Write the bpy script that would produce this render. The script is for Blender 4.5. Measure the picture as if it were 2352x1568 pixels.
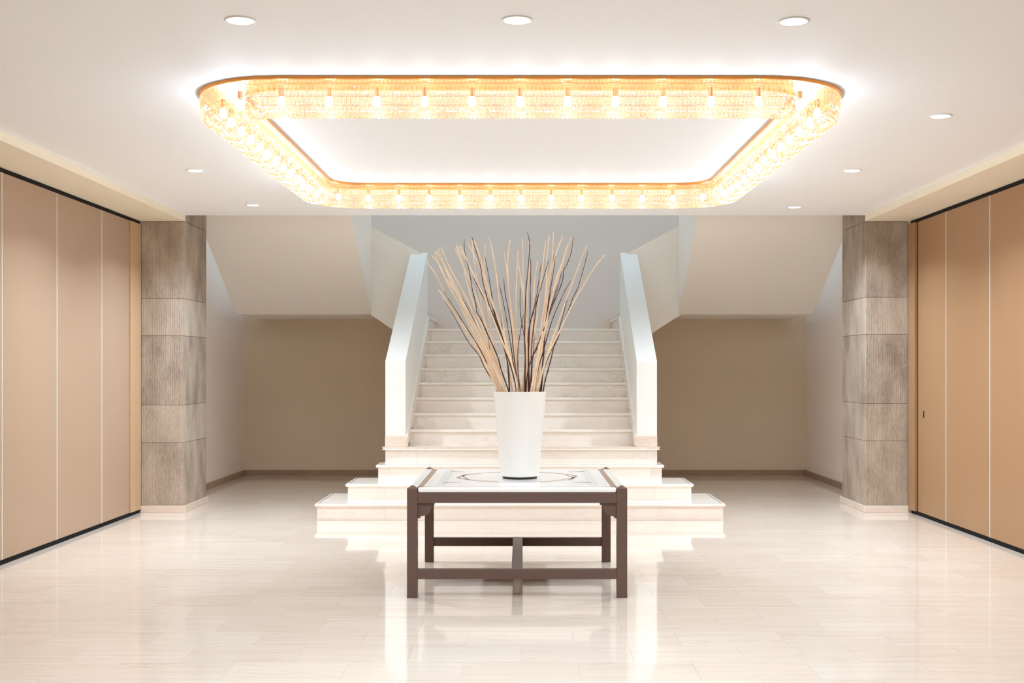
import bpy, bmesh, math, random
from mathutils import Vector, Matrix

for o in list(bpy.data.objects):
    bpy.data.objects.remove(o, do_unlink=True)
scene = bpy.context.scene
COL = scene.collection
R = math.radians

# ---------------------------------------------------------------- camera
F, CX, CY, CAMZ = 2744.0, 1197.0, 845.5, 1.485
cam_data = bpy.data.cameras.new('camera')
cam = bpy.data.objects.new('camera', cam_data); COL.objects.link(cam)
cam.location = (0, 0, CAMZ); cam.rotation_euler = (R(90), 0, 0)
cam_data.sensor_width = 36.0
cam_data.lens = F / 2352.0 * 36.0
cam_data.shift_x = -(CX - 1176.0) / 2352.0
cam_data.shift_y = (CY - 784.0) / 2352.0
cam_data.clip_start = 0.05
scene.camera = cam

def P(px, py, d):
    """point seen at a photo pixel, at depth d (metres along +Y)"""
    return Vector(((px - CX) * d / F, d, CAMZ - (py - CY) * d / F))

# ---------------------------------------------------------------- world and exposure
world = bpy.data.worlds.new('world'); scene.world = world
world.use_nodes = True
world.node_tree.nodes['Background'].inputs[0].default_value = (0.9, 0.93, 1, 1)
world.node_tree.nodes['Background'].inputs[1].default_value = 0.15
vs = scene.view_settings
vs.view_transform = 'Standard'; vs.look = 'None'; vs.gamma = 1.0
vs.use_curve_mapping = False
vs.exposure = 0.50
scene.cycles.use_denoising = True
scene.cycles.max_bounces = 14
scene.cycles.diffuse_bounces = 6
scene.cycles.transparent_max_bounces = 14
scene.cycles.caustics_reflective = False
scene.cycles.caustics_refractive = False
scene.cycles.sample_clamp_indirect = 15.0

# light levels
DOWN_W = 20.0          # each recessed downlight
BULB_E = 110.0         # chandelier bulb emission
UP_W = 18.0           # lights of the floor above the stair well
LENS_E = 9.0

def area_light(name, loc, size, power, color, size_y=None, rot=(0, 0, 0), spread=180, parent=None, shape=None):
    l = bpy.data.lights.new(name, 'AREA')
    l.shape = shape or ('RECTANGLE' if size_y else 'DISK')
    l.size = size
    if size_y: l.size_y = size_y
    l.energy = power; l.color = color; l.spread = R(spread)
    o = bpy.data.objects.new(name, l); COL.objects.link(o)
    o.location = loc; o.rotation_euler = rot
    if parent: o.parent = parent
    return o

# unseen area lights standing in for cool upstairs window light above the stair well
for xx in (-2.6, 2.7):
    area_light('upstairs_light', (xx, 14.9, 5.5), 1.2, UP_W, (0.56, 0.77, 1.0), 1.2)
area_light('upstairs_light', (0.05, 14.6, 5.5), 1.6, UP_W * 1.3, (0.56, 0.77, 1.0), 1.4)

# ---------------------------------------------------------------- materials
def lin(c):
    return tuple(((v / 255) / 12.92 if v / 255 <= 0.04045 else ((v / 255 + 0.055) / 1.055) ** 2.4) for v in c) + (1,)

def new_mat(name):
    m = bpy.data.materials.new(name); m.use_nodes = True
    nt = m.node_tree
    return m, nt, nt.nodes['Principled BSDF']

def N(nt, t, **kw):
    n = nt.nodes.new(t)
    for k, v in kw.items(): setattr(n, k, v)
    return n

def simple(name, col, rough=0.5, metal=0.0, spec=0.5, bump=0.0, bscale=200, var=0.0, vscale=3.0):
    m, nt, b = new_mat(name)
    b.inputs['Base Color'].default_value = lin(col)
    b.inputs['Roughness'].default_value = rough
    b.inputs['Metallic'].default_value = metal
    b.inputs['Specular IOR Level'].default_value = spec
    geo = N(nt, 'ShaderNodeNewGeometry')
    if bump:
        n = N(nt, 'ShaderNodeTexNoise'); n.inputs['Scale'].default_value = bscale
        n.inputs['Detail'].default_value = 3
        nt.links.new(geo.outputs['Position'], n.inputs['Vector'])
        bp = N(nt, 'ShaderNodeBump'); bp.inputs['Strength'].default_value = bump
        bp.inputs['Distance'].default_value = 0.002
        nt.links.new(n.outputs[0], bp.inputs['Height']); nt.links.new(bp.outputs[0], b.inputs['Normal'])
    if var:
        n = N(nt, 'ShaderNodeTexNoise'); n.inputs['Scale'].default_value = vscale
        n.inputs['Detail'].default_value = 4
        nt.links.new(geo.outputs['Position'], n.inputs['Vector'])
        mr = N(nt, 'ShaderNodeMapRange')
        mr.inputs['From Min'].default_value = 0.3; mr.inputs['From Max'].default_value = 0.7
        mr.inputs['To Min'].default_value = 1 - var; mr.inputs['To Max'].default_value = 1 + var
        nt.links.new(n.outputs[0], mr.inputs['Value'])
        mx = N(nt, 'ShaderNodeVectorMath', operation='SCALE')
        mx.inputs[0].default_value = lin(col)[:3]
        nt.links.new(mr.outputs[0], mx.inputs['Scale']); nt.links.new(mx.outputs[0], b.inputs['Base Color'])
    return m

def marble(name, base, pink, vein, rough, island=False, streak=(0.5, 9.0, 9.0), vein_amt=0.35, rnd=0.5):
    """polished cream marble: fine streaks, faint brown veins, tone drawn per slab"""
    m, nt, b = new_mat(name)
    L = nt.links.new
    geo = N(nt, 'ShaderNodeNewGeometry')
    oi = N(nt, 'ShaderNodeObjectInfo')
    rv = geo.outputs['Random Per Island'] if island else oi.outputs['Random']
    off = N(nt, 'ShaderNodeMath', operation='MULTIPLY'); L(rv, off.inputs[0]); off.inputs[1].default_value = 37.0
    comb = N(nt, 'ShaderNodeCombineXYZ')
    for i in range(3): L(off.outputs[0], comb.inputs[i])
    add = N(nt, 'ShaderNodeVectorMath', operation='ADD')
    L(geo.outputs['Position'], add.inputs[0]); L(comb.outputs[0], add.inputs[1])
    mp = N(nt, 'ShaderNodeMapping'); mp.inputs['Scale'].default_value = streak
    L(add.outputs[0], mp.inputs['Vector'])
    n1 = N(nt, 'ShaderNodeTexNoise'); n1.inputs['Scale'].default_value = 4; n1.inputs['Detail'].default_value = 8
    n1.inputs['Roughness'].default_value = 0.65
    L(mp.outputs[0], n1.inputs['Vector'])
    r1 = N(nt, 'ShaderNodeMapRange'); r1.inputs['From Min'].default_value = 0.35; r1.inputs['From Max'].default_value = 0.65
    L(n1.outputs[0], r1.inputs['Value'])
    mixa = N(nt, 'ShaderNodeMix', data_type='RGBA'); mixa.inputs[6].default_value = lin(base); mixa.inputs[7].default_value = lin(pink)
    tone = N(nt, 'ShaderNodeMath', operation='MULTIPLY_ADD'); L(rv, tone.inputs[0]); tone.inputs[1].default_value = rnd
    half = N(nt, 'ShaderNodeMath', operation='MULTIPLY'); L(r1.outputs[0], half.inputs[0]); half.inputs[1].default_value = 1 - rnd
    L(half.outputs[0], tone.inputs[2])
    L(tone.outputs[0], mixa.inputs[0])
    # veins
    n2 = N(nt, 'ShaderNodeTexNoise'); n2.inputs['Scale'].default_value = 2.3; n2.inputs['Detail'].default_value = 10
    n2.inputs['Roughness'].default_value = 0.72; n2.inputs['Distortion'].default_value = 0.6
    mp2 = N(nt, 'ShaderNodeMapping'); mp2.inputs['Scale'].default_value = (streak[0] * 1.2, streak[1] * 0.5, streak[2] * 0.5)
    L(add.outputs[0], mp2.inputs['Vector']); L(mp2.outputs[0], n2.inputs['Vector'])
    cr = N(nt, 'ShaderNodeValToRGB')
    e = cr.color_ramp.elements
    e[0].position = 0.49; e[0].color = (0, 0, 0, 1); e[1].position = 0.51; e[1].color = (0, 0, 0, 1)
    c = e.new(0.5); c.color = (1, 1, 1, 1)
    L(n2.outputs[0], cr.inputs[0])
    n3 = N(nt, 'ShaderNodeTexNoise'); n3.inputs['Scale'].default_value = 1.3; L(add.outputs[0], n3.inputs['Vector'])
    r3 = N(nt, 'ShaderNodeMapRange'); r3.inputs['From Min'].default_value = 0.48; r3.inputs['From Max'].default_value = 0.7
    L(n3.outputs[0], r3.inputs['Value'])
    mv = N(nt, 'ShaderNodeMath', operation='MULTIPLY'); L(cr.outputs[0], mv.inputs[0]); L(r3.outputs[0], mv.inputs[1])
    mv2 = N(nt, 'ShaderNodeMath', operation='MULTIPLY'); L(mv.outputs[0], mv2.inputs[0]); mv2.inputs[1].default_value = vein_amt
    mixb = N(nt, 'ShaderNodeMix', data_type='RGBA'); L(mixa.outputs[2], mixb.inputs[6]); mixb.inputs[7].default_value = lin(vein)
    L(mv2.outputs[0], mixb.inputs[0])
    L(mixb.outputs[2], b.inputs['Base Color'])
    b.inputs['Roughness'].default_value = rough
    b.inputs['IOR'].default_value = 1.55
    return m

def stone(name, c1, c2, rib=1.0):
    """vertically combed building stone"""
    m, nt, b = new_mat(name)
    L = nt.links.new
    geo = N(nt, 'ShaderNodeNewGeometry'); oi = N(nt, 'ShaderNodeObjectInfo')
    sep = N(nt, 'ShaderNodeSeparateXYZ'); L(geo.outputs['Position'], sep.inputs[0])
    s = N(nt, 'ShaderNodeMath', operation='ADD'); L(sep.outputs[0], s.inputs[0]); L(sep.outputs[1], s.inputs[1])
    nz = N(nt, 'ShaderNodeTexNoise'); nz.inputs['Scale'].default_value = 14; nz.inputs['Detail'].default_value = 5
    L(geo.outputs['Position'], nz.inputs['Vector'])
    ds = N(nt, 'ShaderNodeMath', operation='MULTIPLY_ADD'); L(nz.outputs[0], ds.inputs[0]); ds.inputs[1].default_value = 0.006
    L(s.outputs[0], ds.inputs[2])
    fr = N(nt, 'ShaderNodeMath', operation='MULTIPLY'); L(ds.outputs[0], fr.inputs[0]); fr.inputs[1].default_value = 2 * math.pi / 0.0105
    sn = N(nt, 'ShaderNodeMath', operation='SINE'); L(fr.outputs[0], sn.inputs[0])
    # pits
    mp = N(nt, 'ShaderNodeMapping'); mp.inputs['Scale'].default_value = (130, 130, 20)
    L(geo.outputs['Position'], mp.inputs['Vector'])
    pn = N(nt, 'ShaderNodeTexNoise'); pn.inputs['Scale'].default_value = 1; pn.inputs['Detail'].default_value = 6
    pn.inputs['Roughness'].default_value = 0.7
    L(mp.outputs[0], pn.inputs['Vector'])
    h = N(nt, 'ShaderNodeMath', operation='MULTIPLY_ADD'); L(sn.outputs[0], h.inputs[0]); h.inputs[1].default_value = 0.4 * rib
    ps = N(nt, 'ShaderNodeMath', operation='MULTIPLY'); L(pn.outputs[0], ps.inputs[0]); ps.inputs[1].default_value = 1.6
    L(ps.outputs[0], h.inputs[2])
    bp = N(nt, 'ShaderNodeBump'); bp.inputs['Strength'].default_value = 0.9; bp.inputs['Distance'].default_value = 0.004
    L(h.outputs[0], bp.inputs['Height']); L(bp.outputs[0], b.inputs['Normal'])
    # colour
    ln = N(nt, 'ShaderNodeTexNoise'); ln.inputs['Scale'].default_value = 3.2; ln.inputs['Detail'].default_value = 7
    mp2 = N(nt, 'ShaderNodeMapping'); mp2.inputs['Scale'].default_value = (1.6, 1.6, 0.7)
    L(geo.outputs['Position'], mp2.inputs['Vector']); L(mp2.outputs[0], ln.inputs['Vector'])
    a1 = N(nt, 'ShaderNodeMath', operation='MULTIPLY_ADD'); L(pn.outputs[0], a1.inputs[0]); a1.inputs[1].default_value = 0.9
    L(ln.outputs[0], a1.inputs[2])
    a2 = N(nt, 'ShaderNodeMath', operation='MULTIPLY_ADD'); L(sn.outputs[0], a2.inputs[0]); a2.inputs[1].default_value = 0.14 * rib
    L(a1.outputs[0], a2.inputs[2])
    mr = N(nt, 'ShaderNodeMapRange'); mr.inputs['From Min'].default_value = 0.65; mr.inputs['From Max'].default_value = 1.25
    L(a2.outputs[0], mr.inputs['Value'])
    mx = N(nt, 'ShaderNodeMix', data_type='RGBA'); mx.inputs[6].default_value = lin(c1); mx.inputs[7].default_value = lin(c2)
    L(mr.outputs[0], mx.inputs[0]); L(mx.outputs[2], b.inputs['Base Color'])
    b.inputs['Roughness'].default_value = 0.85
    b.inputs['Specular IOR Level'].default_value = 0.2
    return m

def emis(name, col, strength):
    m = bpy.data.materials.new(name); m.use_nodes = True
    nt = m.node_tree; nt.nodes.clear()
    e = N(nt, 'ShaderNodeEmission'); e.inputs[0].default_value = col; e.inputs[1].default_value = strength
    o = N(nt, 'ShaderNodeOutputMaterial'); nt.links.new(e.outputs[0], o.inputs[0])
    return m

def crystal(name):
    m = bpy.data.materials.new(name); m.use_nodes = True
    nt = m.node_tree; nt.nodes.clear(); L = nt.links.new
    tr = N(nt, 'ShaderNodeBsdfTransparent'); tr.inputs[0].default_value = (1.0, 0.935, 0.83, 1)  # warm light reflected off the gold is put into the crystal tint
    df = N(nt, 'ShaderNodeBsdfDiffuse'); df.inputs[0].default_value = (0.95, 0.72, 0.48, 1)
    tl = N(nt, 'ShaderNodeBsdfTranslucent'); tl.inputs[0].default_value = (0.95, 0.72, 0.48, 1)
    gl = N(nt, 'ShaderNodeBsdfGlossy'); gl.inputs['Color'].default_value = (1, 0.95, 0.86, 1); gl.inputs['Roughness'].default_value = 0.12
    a = N(nt, 'ShaderNodeMixShader'); a.inputs[0].default_value = 0.5; L(df.outputs[0], a.inputs[1]); L(tl.outputs[0], a.inputs[2])
    b = N(nt, 'ShaderNodeMixShader'); b.inputs[0].default_value = 0.11; L(tr.outputs[0], b.inputs[1]); L(a.outputs[0], b.inputs[2])
    fr = N(nt, 'ShaderNodeFresnel'); fr.inputs[0].default_value = 1.7
    f2 = N(nt, 'ShaderNodeMath', operation='MULTIPLY_ADD'); L(fr.outputs[0], f2.inputs[0]); f2.inputs[1].default_value = 0.6; f2.inputs[2].default_value = 0.0
    c = N(nt, 'ShaderNodeMixShader'); L(f2.outputs[0], c.inputs[0]); L(b.outputs[0], c.inputs[1]); L(gl.outputs[0], c.inputs[2])
    o = N(nt, 'ShaderNodeOutputMaterial'); L(c.outputs[0], o.inputs[0])
    return m

M = {}
M['ceiling'] = simple('ceiling_paint', (245, 245, 245), 0.7, bump=0.05, bscale=150)
M['soffit'] = simple('cream_beam_paint', (242, 230, 206), 0.7, bump=0.05)
M['hall'] = simple('warm_wall_paint', (226, 206, 180), 0.75, bump=0.1, bscale=250, var=0.015, vscale=1.5)
M['upper_wall'] = simple('wall_paint_cool_light', (226, 214, 202), 0.75, bump=0.08, bscale=250)  # cool upstairs light on the far wall put into a greyer colour
M['hall_side'] = simple('wall_paint_side_lit', (248, 236, 226), 0.7, bump=0.08, bscale=250)  # stronger light on the side walls put into a paler colour
M['stair_paint'] = simple('stair_paint', (248, 240, 228), 0.6, bump=0.05, bscale=250)
M['parapet'] = simple('parapet_paint', (236, 234, 227), 0.5, bump=0.04, bscale=250)
M['floor'] = marble('floor_marble', (228, 214, 199), (216, 198, 181), (166, 140, 104), 0.06, streak=(0.28, 6, 6), vein_amt=0.5, rnd=0.35)
M['floor_far'] = marble('floor_marble_far', (228, 214, 199), (216, 198, 181), (166, 140, 104), 0.06, island=True, streak=(0.28, 6, 6), vein_amt=0.5, rnd=0.35)
M['grout'] = simple('joint_mortar', (214, 200, 184), 0.6)
M['stair_marble'] = marble('stair_marble', (248, 242, 232), (240, 225, 214), (150, 118, 92), 0.16, streak=(0.9, 4, 4), vein_amt=0.55, rnd=0.55)
M['nosing'] = marble('tread_marble', (248, 241, 230), (242, 228, 214), (170, 140, 112), 0.14, streak=(0.9, 4, 4), vein_amt=0.4, rnd=0.4)
M['plinth'] = marble('plinth_marble', (236, 222, 206), (224, 200, 184), (160, 128, 100), 0.2, streak=(0.9, 3, 3), vein_amt=0.6, rnd=0.5)
M['skirt_brown'] = marble('alcove_skirting_marble', (176, 148, 122), (150, 118, 96), (100, 76, 58), 0.3, streak=(0.9, 3, 3), vein_amt=0.6, rnd=0.5)
M['strip'] = simple('dark_inlay', (60, 48, 42), 0.5)
M['panel_right'] = simple('laminate_right_dimmer', (165, 127, 91), 0.42, spec=0.35, bump=0.03, bscale=300, var=0.02, vscale=1.2)  # same panels as the left; dimmer light put into a darker colour
M['panel'] = simple('beige_laminate', (177, 149, 124), 0.42, spec=0.35, bump=0.03, bscale=300, var=0.02, vscale=1.2)
M['jamb'] = simple('beige_jamb', (196, 162, 126), 0.45, spec=0.35)
M['alu'] = simple('aluminium_edge', (238, 234, 226), 0.35, metal=0.2)
M['black'] = simple('black_seal', (8, 8, 9), 0.7, spec=0.2)
M['stone_dark'] = stone('combed_stone_dark', (142, 124, 108), (206, 189, 170))
M['stone_mid'] = stone('combed_stone_mid', (152, 133, 116), (212, 194, 174))
M['stone_light'] = stone('combed_stone_light', (166, 148, 130), (216, 199, 180))
M['lacquer'] = simple('brown_lacquer', (104, 80, 71), 0.33, spec=0.4, bump=0.15, bscale=900)
M['top_white'] = simple('white_marble_top', (248, 248, 245), 0.12, var=0.02, vscale=8)
M['top_pale'] = simple('pale_grey_marble_inlay', (234, 236, 232), 0.12, var=0.05, vscale=20)
M['inlay'] = simple('brown_marble_inlay', (158, 128, 104), 0.2, var=0.18, vscale=6)
M['vase'] = simple('white_ceramic', (246, 243, 237), 0.42, spec=0.4)
M['foot'] = simple('foot_shadow_dark', (50, 42, 38), 0.6)  # shadow line beneath the vase put into the dark foot colour
M['twig_pale'] = simple('peeled_willow', (255, 227, 194), 0.6, var=0.14, vscale=9)
M['twig_dark'] = simple('bark_willow', (82, 50, 42), 0.6, var=0.3, vscale=30)
M['gold'] = simple('gold_leaf_metal', (238, 160, 84), 0.3, metal=0.7, bump=0.2, bscale=60)
M['gold_plate'] = simple('gold_backing', (206, 142, 78), 0.4, metal=0.5)
M['crystal'] = crystal('cut_crystal')
M['bulb'] = emis('bulb_glow', (0.79, 0.99, 1.27, 1), BULB_E)
M['lens'] = emis('downlight_lens', (1.0, 0.97, 0.92, 1), LENS_E)
M['ring'] = simple('white_trim_ring', (232, 230, 226), 0.4)

# ---------------------------------------------------------------- helpers
def link(name, me, mat=None, parent=None, label=None, cat=None, group=None, kind=None):
    o = bpy.data.objects.new(name, me); COL.objects.link(o)
    if mat is not None and me is not None and not me.materials: me.materials.append(mat)
    if parent is not None: o.parent = parent
    tag(o, label, cat, group, kind)
    return o

def tag(o, label=None, cat=None, group=None, kind=None):
    if label: o['label'] = label
    if cat: o['category'] = cat
    if group: o['group'] = group
    if kind: o['kind'] = kind
    return o

def empty(name, loc=(0, 0, 0), **kw):
    o = bpy.data.objects.new(name, None); COL.objects.link(o)
    o.location = loc; o.empty_display_size = 0.1
    return tag(o, **kw)

def bm_box(bm, x0, x1, y0, y1, z0, z1):
    vs_ = [bm.verts.new(p) for p in ((x0, y0, z0), (x1, y0, z0), (x1, y1, z0), (x0, y1, z0),
                                     (x0, y0, z1), (x1, y0, z1), (x1, y1, z1), (x0, y1, z1))]
    for f in ((0, 3, 2, 1), (4, 5, 6, 7), (0, 1, 5, 4), (1, 2, 6, 5), (2, 3, 7, 6), (3, 0, 4, 7)):
        bm.faces.new([vs_[i] for i in f])
    return vs_

def finish(bm, name, bevel=0.0, seg=2, smooth=False, edges=None):
    bm.normal_update()
    if bevel:
        es = edges(bm) if edges else list(bm.edges)
        bmesh.ops.bevel(bm, geom=es, offset=bevel, segments=seg, profile=0.5, affect='EDGES')
    bmesh.ops.recalc_face_normals(bm, faces=bm.faces)
    if smooth:
        for f in bm.faces: f.smooth = True
    me = bpy.data.meshes.new(name); bm.to_mesh(me); bm.free()
    return me

def box(name, x0, x1, y0, y1, z0, z1, mat, parent=None, bevel=0.0, seg=2, shear=False, **kw):
    bm = bmesh.new(); bm_box(bm, x0, x1, y0, y1, z0, z1)
    if shear: sh(bm)
    return link(name, finish(bm, name, bevel, seg), mat, parent, **kw)

def boxes(name, lst, mat, parent=None, bevel=0.0, **kw):
    bm = bmesh.new()
    for b in lst: bm_box(bm, *b)
    return link(name, finish(bm, name, bevel), mat, parent, **kw)

def prism(name, poly, axis, a, b, mat, parent=None, bevel=0.0, shear=False, seg=2, **kw):
    """extrude a polygon. axis 'Y': poly of (x,z); axis 'X': poly of (y,z); axis 'Z': poly of (x,y)"""
    bm = bmesh.new()
    def pt(p, t):
        return {'Y': (p[0], t, p[1]), 'X': (t, p[0], p[1]), 'Z': (p[0], p[1], t)}[axis]
    v0 = [bm.verts.new(pt(p, a)) for p in poly]; v1 = [bm.verts.new(pt(p, b)) for p in poly]
    bm.faces.new(v0); bm.faces.new(list(reversed(v1)))
    n = len(poly)
    for i in range(n): bm.faces.new((v0[i], v0[(i + 1) % n], v1[(i + 1) % n], v1[i]))
    if shear: sh(bm)
    return link(name, finish(bm, name, bevel, seg), mat, parent, **kw)

def sh(bm):   # the flight is not quite square to the lobby
    for v in bm.verts: v.co.x += 0.0138 * (v.co.y - 12.57)

# ---------------------------------------------------------------- room shell
XL, XR = -3.925, 4.015         # partition faces
HL, HR = -3.855, 3.955         # stair hall side walls
YB = 16.6                      # far wall
YF = -3.0                      # wall behind the viewpoint
YP = 12.31                     # front of the stone pillars
ZC, ZS = 3.062, 3.0            # ceiling, side beams
ZT = 5.7

floor = box('floor', -4.3, 4.4, YF, YB + .2, -0.15, -0.003, M['grout'], kind='structure')
# polished marble slabs laid in staggered courses
TW, TH = 0.575, 0.35
tiles = []
r = -30
while 5.69 + TH * r < YB:
    y0 = max(5.69 + TH * r, YF); y1 = min(5.69 + TH * (r + 1), YB)
    if y1 - y0 > 0.01:
        off = -0.29 if r % 2 == 0 else -0.29 + TW / 2
        k = math.floor((-4.0 - off) / TW)
        while off + TW * k < 4.05:
            x0 = max(off + TW * k, -4.0); x1 = min(off + TW * (k + 1), 4.05)
            if x1 - x0 > 0.01: tiles.append((x0, x1, y0, y1))
            k += 1
    r += 1
def tile_visible(t):
    x0, x1, y0, y1 = t
    ym = (y0 + y1) / 2
    if ym < 5.5: return False
    pxs = (CX + x0 * F / ym, CX + x1 * F / ym)
    return pxs[1] > 0 and pxs[0] < 2352
vis = sorted([t for t in tiles if tile_visible(t)], key=lambda t: t[2] + 0.02 * abs(t[0]))
near = vis[:300]; nearset = set(near)
tile_meshes = {}
G = 0.0004
for (x0, x1, y0, y1) in near:
    key = (round(x1 - x0, 3), round(y1 - y0, 3))
    if key not in tile_meshes:
        bm = bmesh.new(); bm_box(bm, G, x1 - x0 - G, G, y1 - y0 - G, -0.003, 0)
        tile_meshes[key] = finish(bm, 'floor_tile')
    o = link('floor_tile', tile_meshes[key], M['floor'], floor); o.location = (x0, y0, 0)
bm = bmesh.new()
for t in tiles:
    if t not in nearset: bm_box(bm, t[0] + G, t[1] - G, t[2] + G, t[3] - G, -0.003, 0)
link('floor_tiles_far', finish(bm, 'floor_tiles_far'), M['floor_far'], floor, kind='stuff')

boxes('wall_left', [(-4.3, -4.02, YF, YP, 0, 3.3), (-4.3, -3.92, YP + .001, 13.21, 0, ZT), (-4.3, HL, 13.21, YB, 0, ZT)], M['hall_side'], kind='structure')
boxes('wall_right', [(4.12, 4.4, YF, YP, 0, 3.3), (3.99, 4.4, YP + .001, 13.21, 0, ZT), (HR, 4.4, 13.21, YB, 0, ZT)], M['hall_side'], kind='structure')
boxes('wall_back', [(-4.3, 4.4, YB, YB + .2, 0, 1.9)] + [(-4.3, -1.45, YB, YB + .2, 1.9, 2.2), (1.5, 4.4, YB, YB + .2, 1.9, 2.2)], M['hall'], kind='structure')
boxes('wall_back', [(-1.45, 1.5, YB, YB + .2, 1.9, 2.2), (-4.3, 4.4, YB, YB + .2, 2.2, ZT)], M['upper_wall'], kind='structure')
box('wall_front', -4.3, 4.4, YF - .2, YF, 0, 3.3, M['ceiling'], kind='structure')  # unseen wall, whitened to bounce light towards the stairs
box('ceiling', -4.3, 4.4, YF, YP + 0.01, ZC, 3.95, M['ceiling'], kind='structure')
box('ceiling', -4.3, 4.4, YP + .01, YB + .2, ZT, ZT + .15, M['ceiling'], kind='structure')
box('wall_upstairs', -4.3, 4.4, YP - .2, YP + .0, 3.95, ZT, M['hall'], kind='structure')
box('trim_1', -4.02, -3.46, YF, YP - .001, ZS, ZC - .001, M['soffit'], kind='structure')
box('trim_2', 3.545, 4.12, YF, YP - .001, ZS, ZC - .001, M['soffit'], kind='structure')

# alcove baseboards
box('baseboard_left', HL, HL + .018, 13.22, YB, 0, .075, M['skirt_brown'], bevel=.003, kind='structure')
box('baseboard_right', HR - .018, HR, 13.22, YB, 0, .075, M['skirt_brown'], bevel=.003, kind='structure')
boxes('baseboard_back', [(HL + .019, -1.46, YB - .018, YB, 0, .075), (1.50, HR - .019, YB - .018, YB, 0, .075)], M['skirt_brown'], bevel=.003, kind='structure')

# ---------------------------------------------------------------- folding partitions
def partition(side):
    left = side < 0
    X = XL if left else XR
    inn = 1 if left else -1            # direction into the room
    t = empty('folding_partition', (X, 6, 0),
              label=('beige folding partition wall of tall panels along the left side' if left else
                     'beige folding partition wall with a black lock slot along the right side'),
              cat='partition wall')
    def pb(name, d0, d1, y0, y1, z0, z1, mat, bevel=0.0, parent=None):
        # d = distance from the face plane, positive into the room
        a, b = X + inn * d0, X + inn * d1
        o = box(name, min(a, b), max(a, b), y0, y1, z0, z1, mat, parent or t, bevel)
        return o
    seams = [11.96, 11.18, 10.10, 9.03] if left else [12.09, 11.29, 10.23, 9.16]
    while seams[-1] > YF + 1.2: seams.append(seams[-1] - 1.068)
    seams.append(YF + .01)
    for i in range(len(seams) - 1):
        y1, y0 = seams[i], seams[i + 1]
        st = 0.006 * (i % 2)
        p = pb('panel', -.07, -st * 0, y0 + .006, y1 - .006, .036, 2.966, M['panel'] if left else M['panel_right'], .002)
        if i > 0:
            e = pb('edge_strip', -.02, .002, y1 - .0055, y1 + .0055, .036, 2.966, M['alu'])
        else:
            e = pb('edge_seal', -.03, .0015 if left else .003, y1 - .005, y1 + (.004 if left else .008), .036, 2.966,
                   M['jamb'] if left else M['black'])
            if left: pb('edge_gap', -.03, .001, y1 + .0045, y1 + .009, .036, 2.966, M['strip'])
    pb('end_jamb', -.07, .012 if left else .03, seams[0] + (.01 if left else .012), YP - .012, .036, 2.966, M['jamb'] if left else M['panel_right'], .002)
    pb('head_track', -.07, .004, YF + .01, YP - .012, 2.967, 2.993, M['black'])
    pb('floor_seal', -.07, .003, YF + .01, YP - .03, .001, .035, M['black'])
    if not left:
        ly = 11.93
        pb('lock_slot', -.01, .003, ly - .03, ly - .002, .99, 1.06, M['black'], .002)
    # parts were built in world space under an offset Empty
    for c in t.children: c.location = (-X, -6, 0)
partition(-1); partition(1)

# ---------------------------------------------------------------- stone pillars
def pillar(side):
    left = side < 0
    xi = -3.478 if left else 3.548      # inner face
    xo = -3.915 if left else 3.985      # towards the wall
    x0, x1 = min(xi, xo), max(xi, xo)
    t = empty('stone_pillar', ((x0 + x1) / 2, YP + .45, 0),
              label=('brown combed stone pillar left of the staircase beside the left partition' if left else
                     'brown combed stone pillar right of the staircase beside the right partition'),
              cat='pillar')
    zs = [.072, .718, 1.105, 1.82, 2.203, 2.998, 3.178] if left else [.072, .738, 1.12, 1.835, 2.215, 2.998, 3.178]
    mats = ['stone_mid', 'stone_light', 'stone_dark', 'stone_light', 'stone_mid', 'stone_dark'] if left else \
           ['stone_mid', 'stone_mid', 'stone_dark', 'stone_light', 'stone_dark', 'stone_dark']
    Y1 = 13.2
    ys = 12.78
    objs = []
    for i in range(len(zs) - 1):
        z0, z1 = zs[i] + .0015, zs[i + 1] - .0015
        if i in (0, 4):
            lx0, lx1 = (x0, x1)
            objs.append(box('stone_block', lx0, lx1, YP, ys - .001, z0, z1, M[mats[i]] if i else M['stone_mid'], t, .0025))
            objs.append(box('stone_block', lx0, lx1 - .001 if left else lx1, ys + .001, Y1, z0, z1, M['stone_dark'], t, .0025))
        else:
            objs.append(box('stone_block', x0, x1, YP, Y1, z0, z1, M[mats[i]], t, .0025))
    # paler finely dressed facing on the inner side of each course
    bx = xi + (.02 if left else -.02)
    pl = box('plinth', x0 if left else min(bx, xi), max(bx, xi) if left else x1, YP - .02, Y1 + .02, 0, .072, M['plinth'], t, .004)
    core = box('mortar_core', x0 + .006, x1 - .006, YP + .006, Y1 - .006, .06, 3.17, M['strip'], t)
    for c in t.children: c.location = -t.location
pillar(-1); pillar(1)

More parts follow.
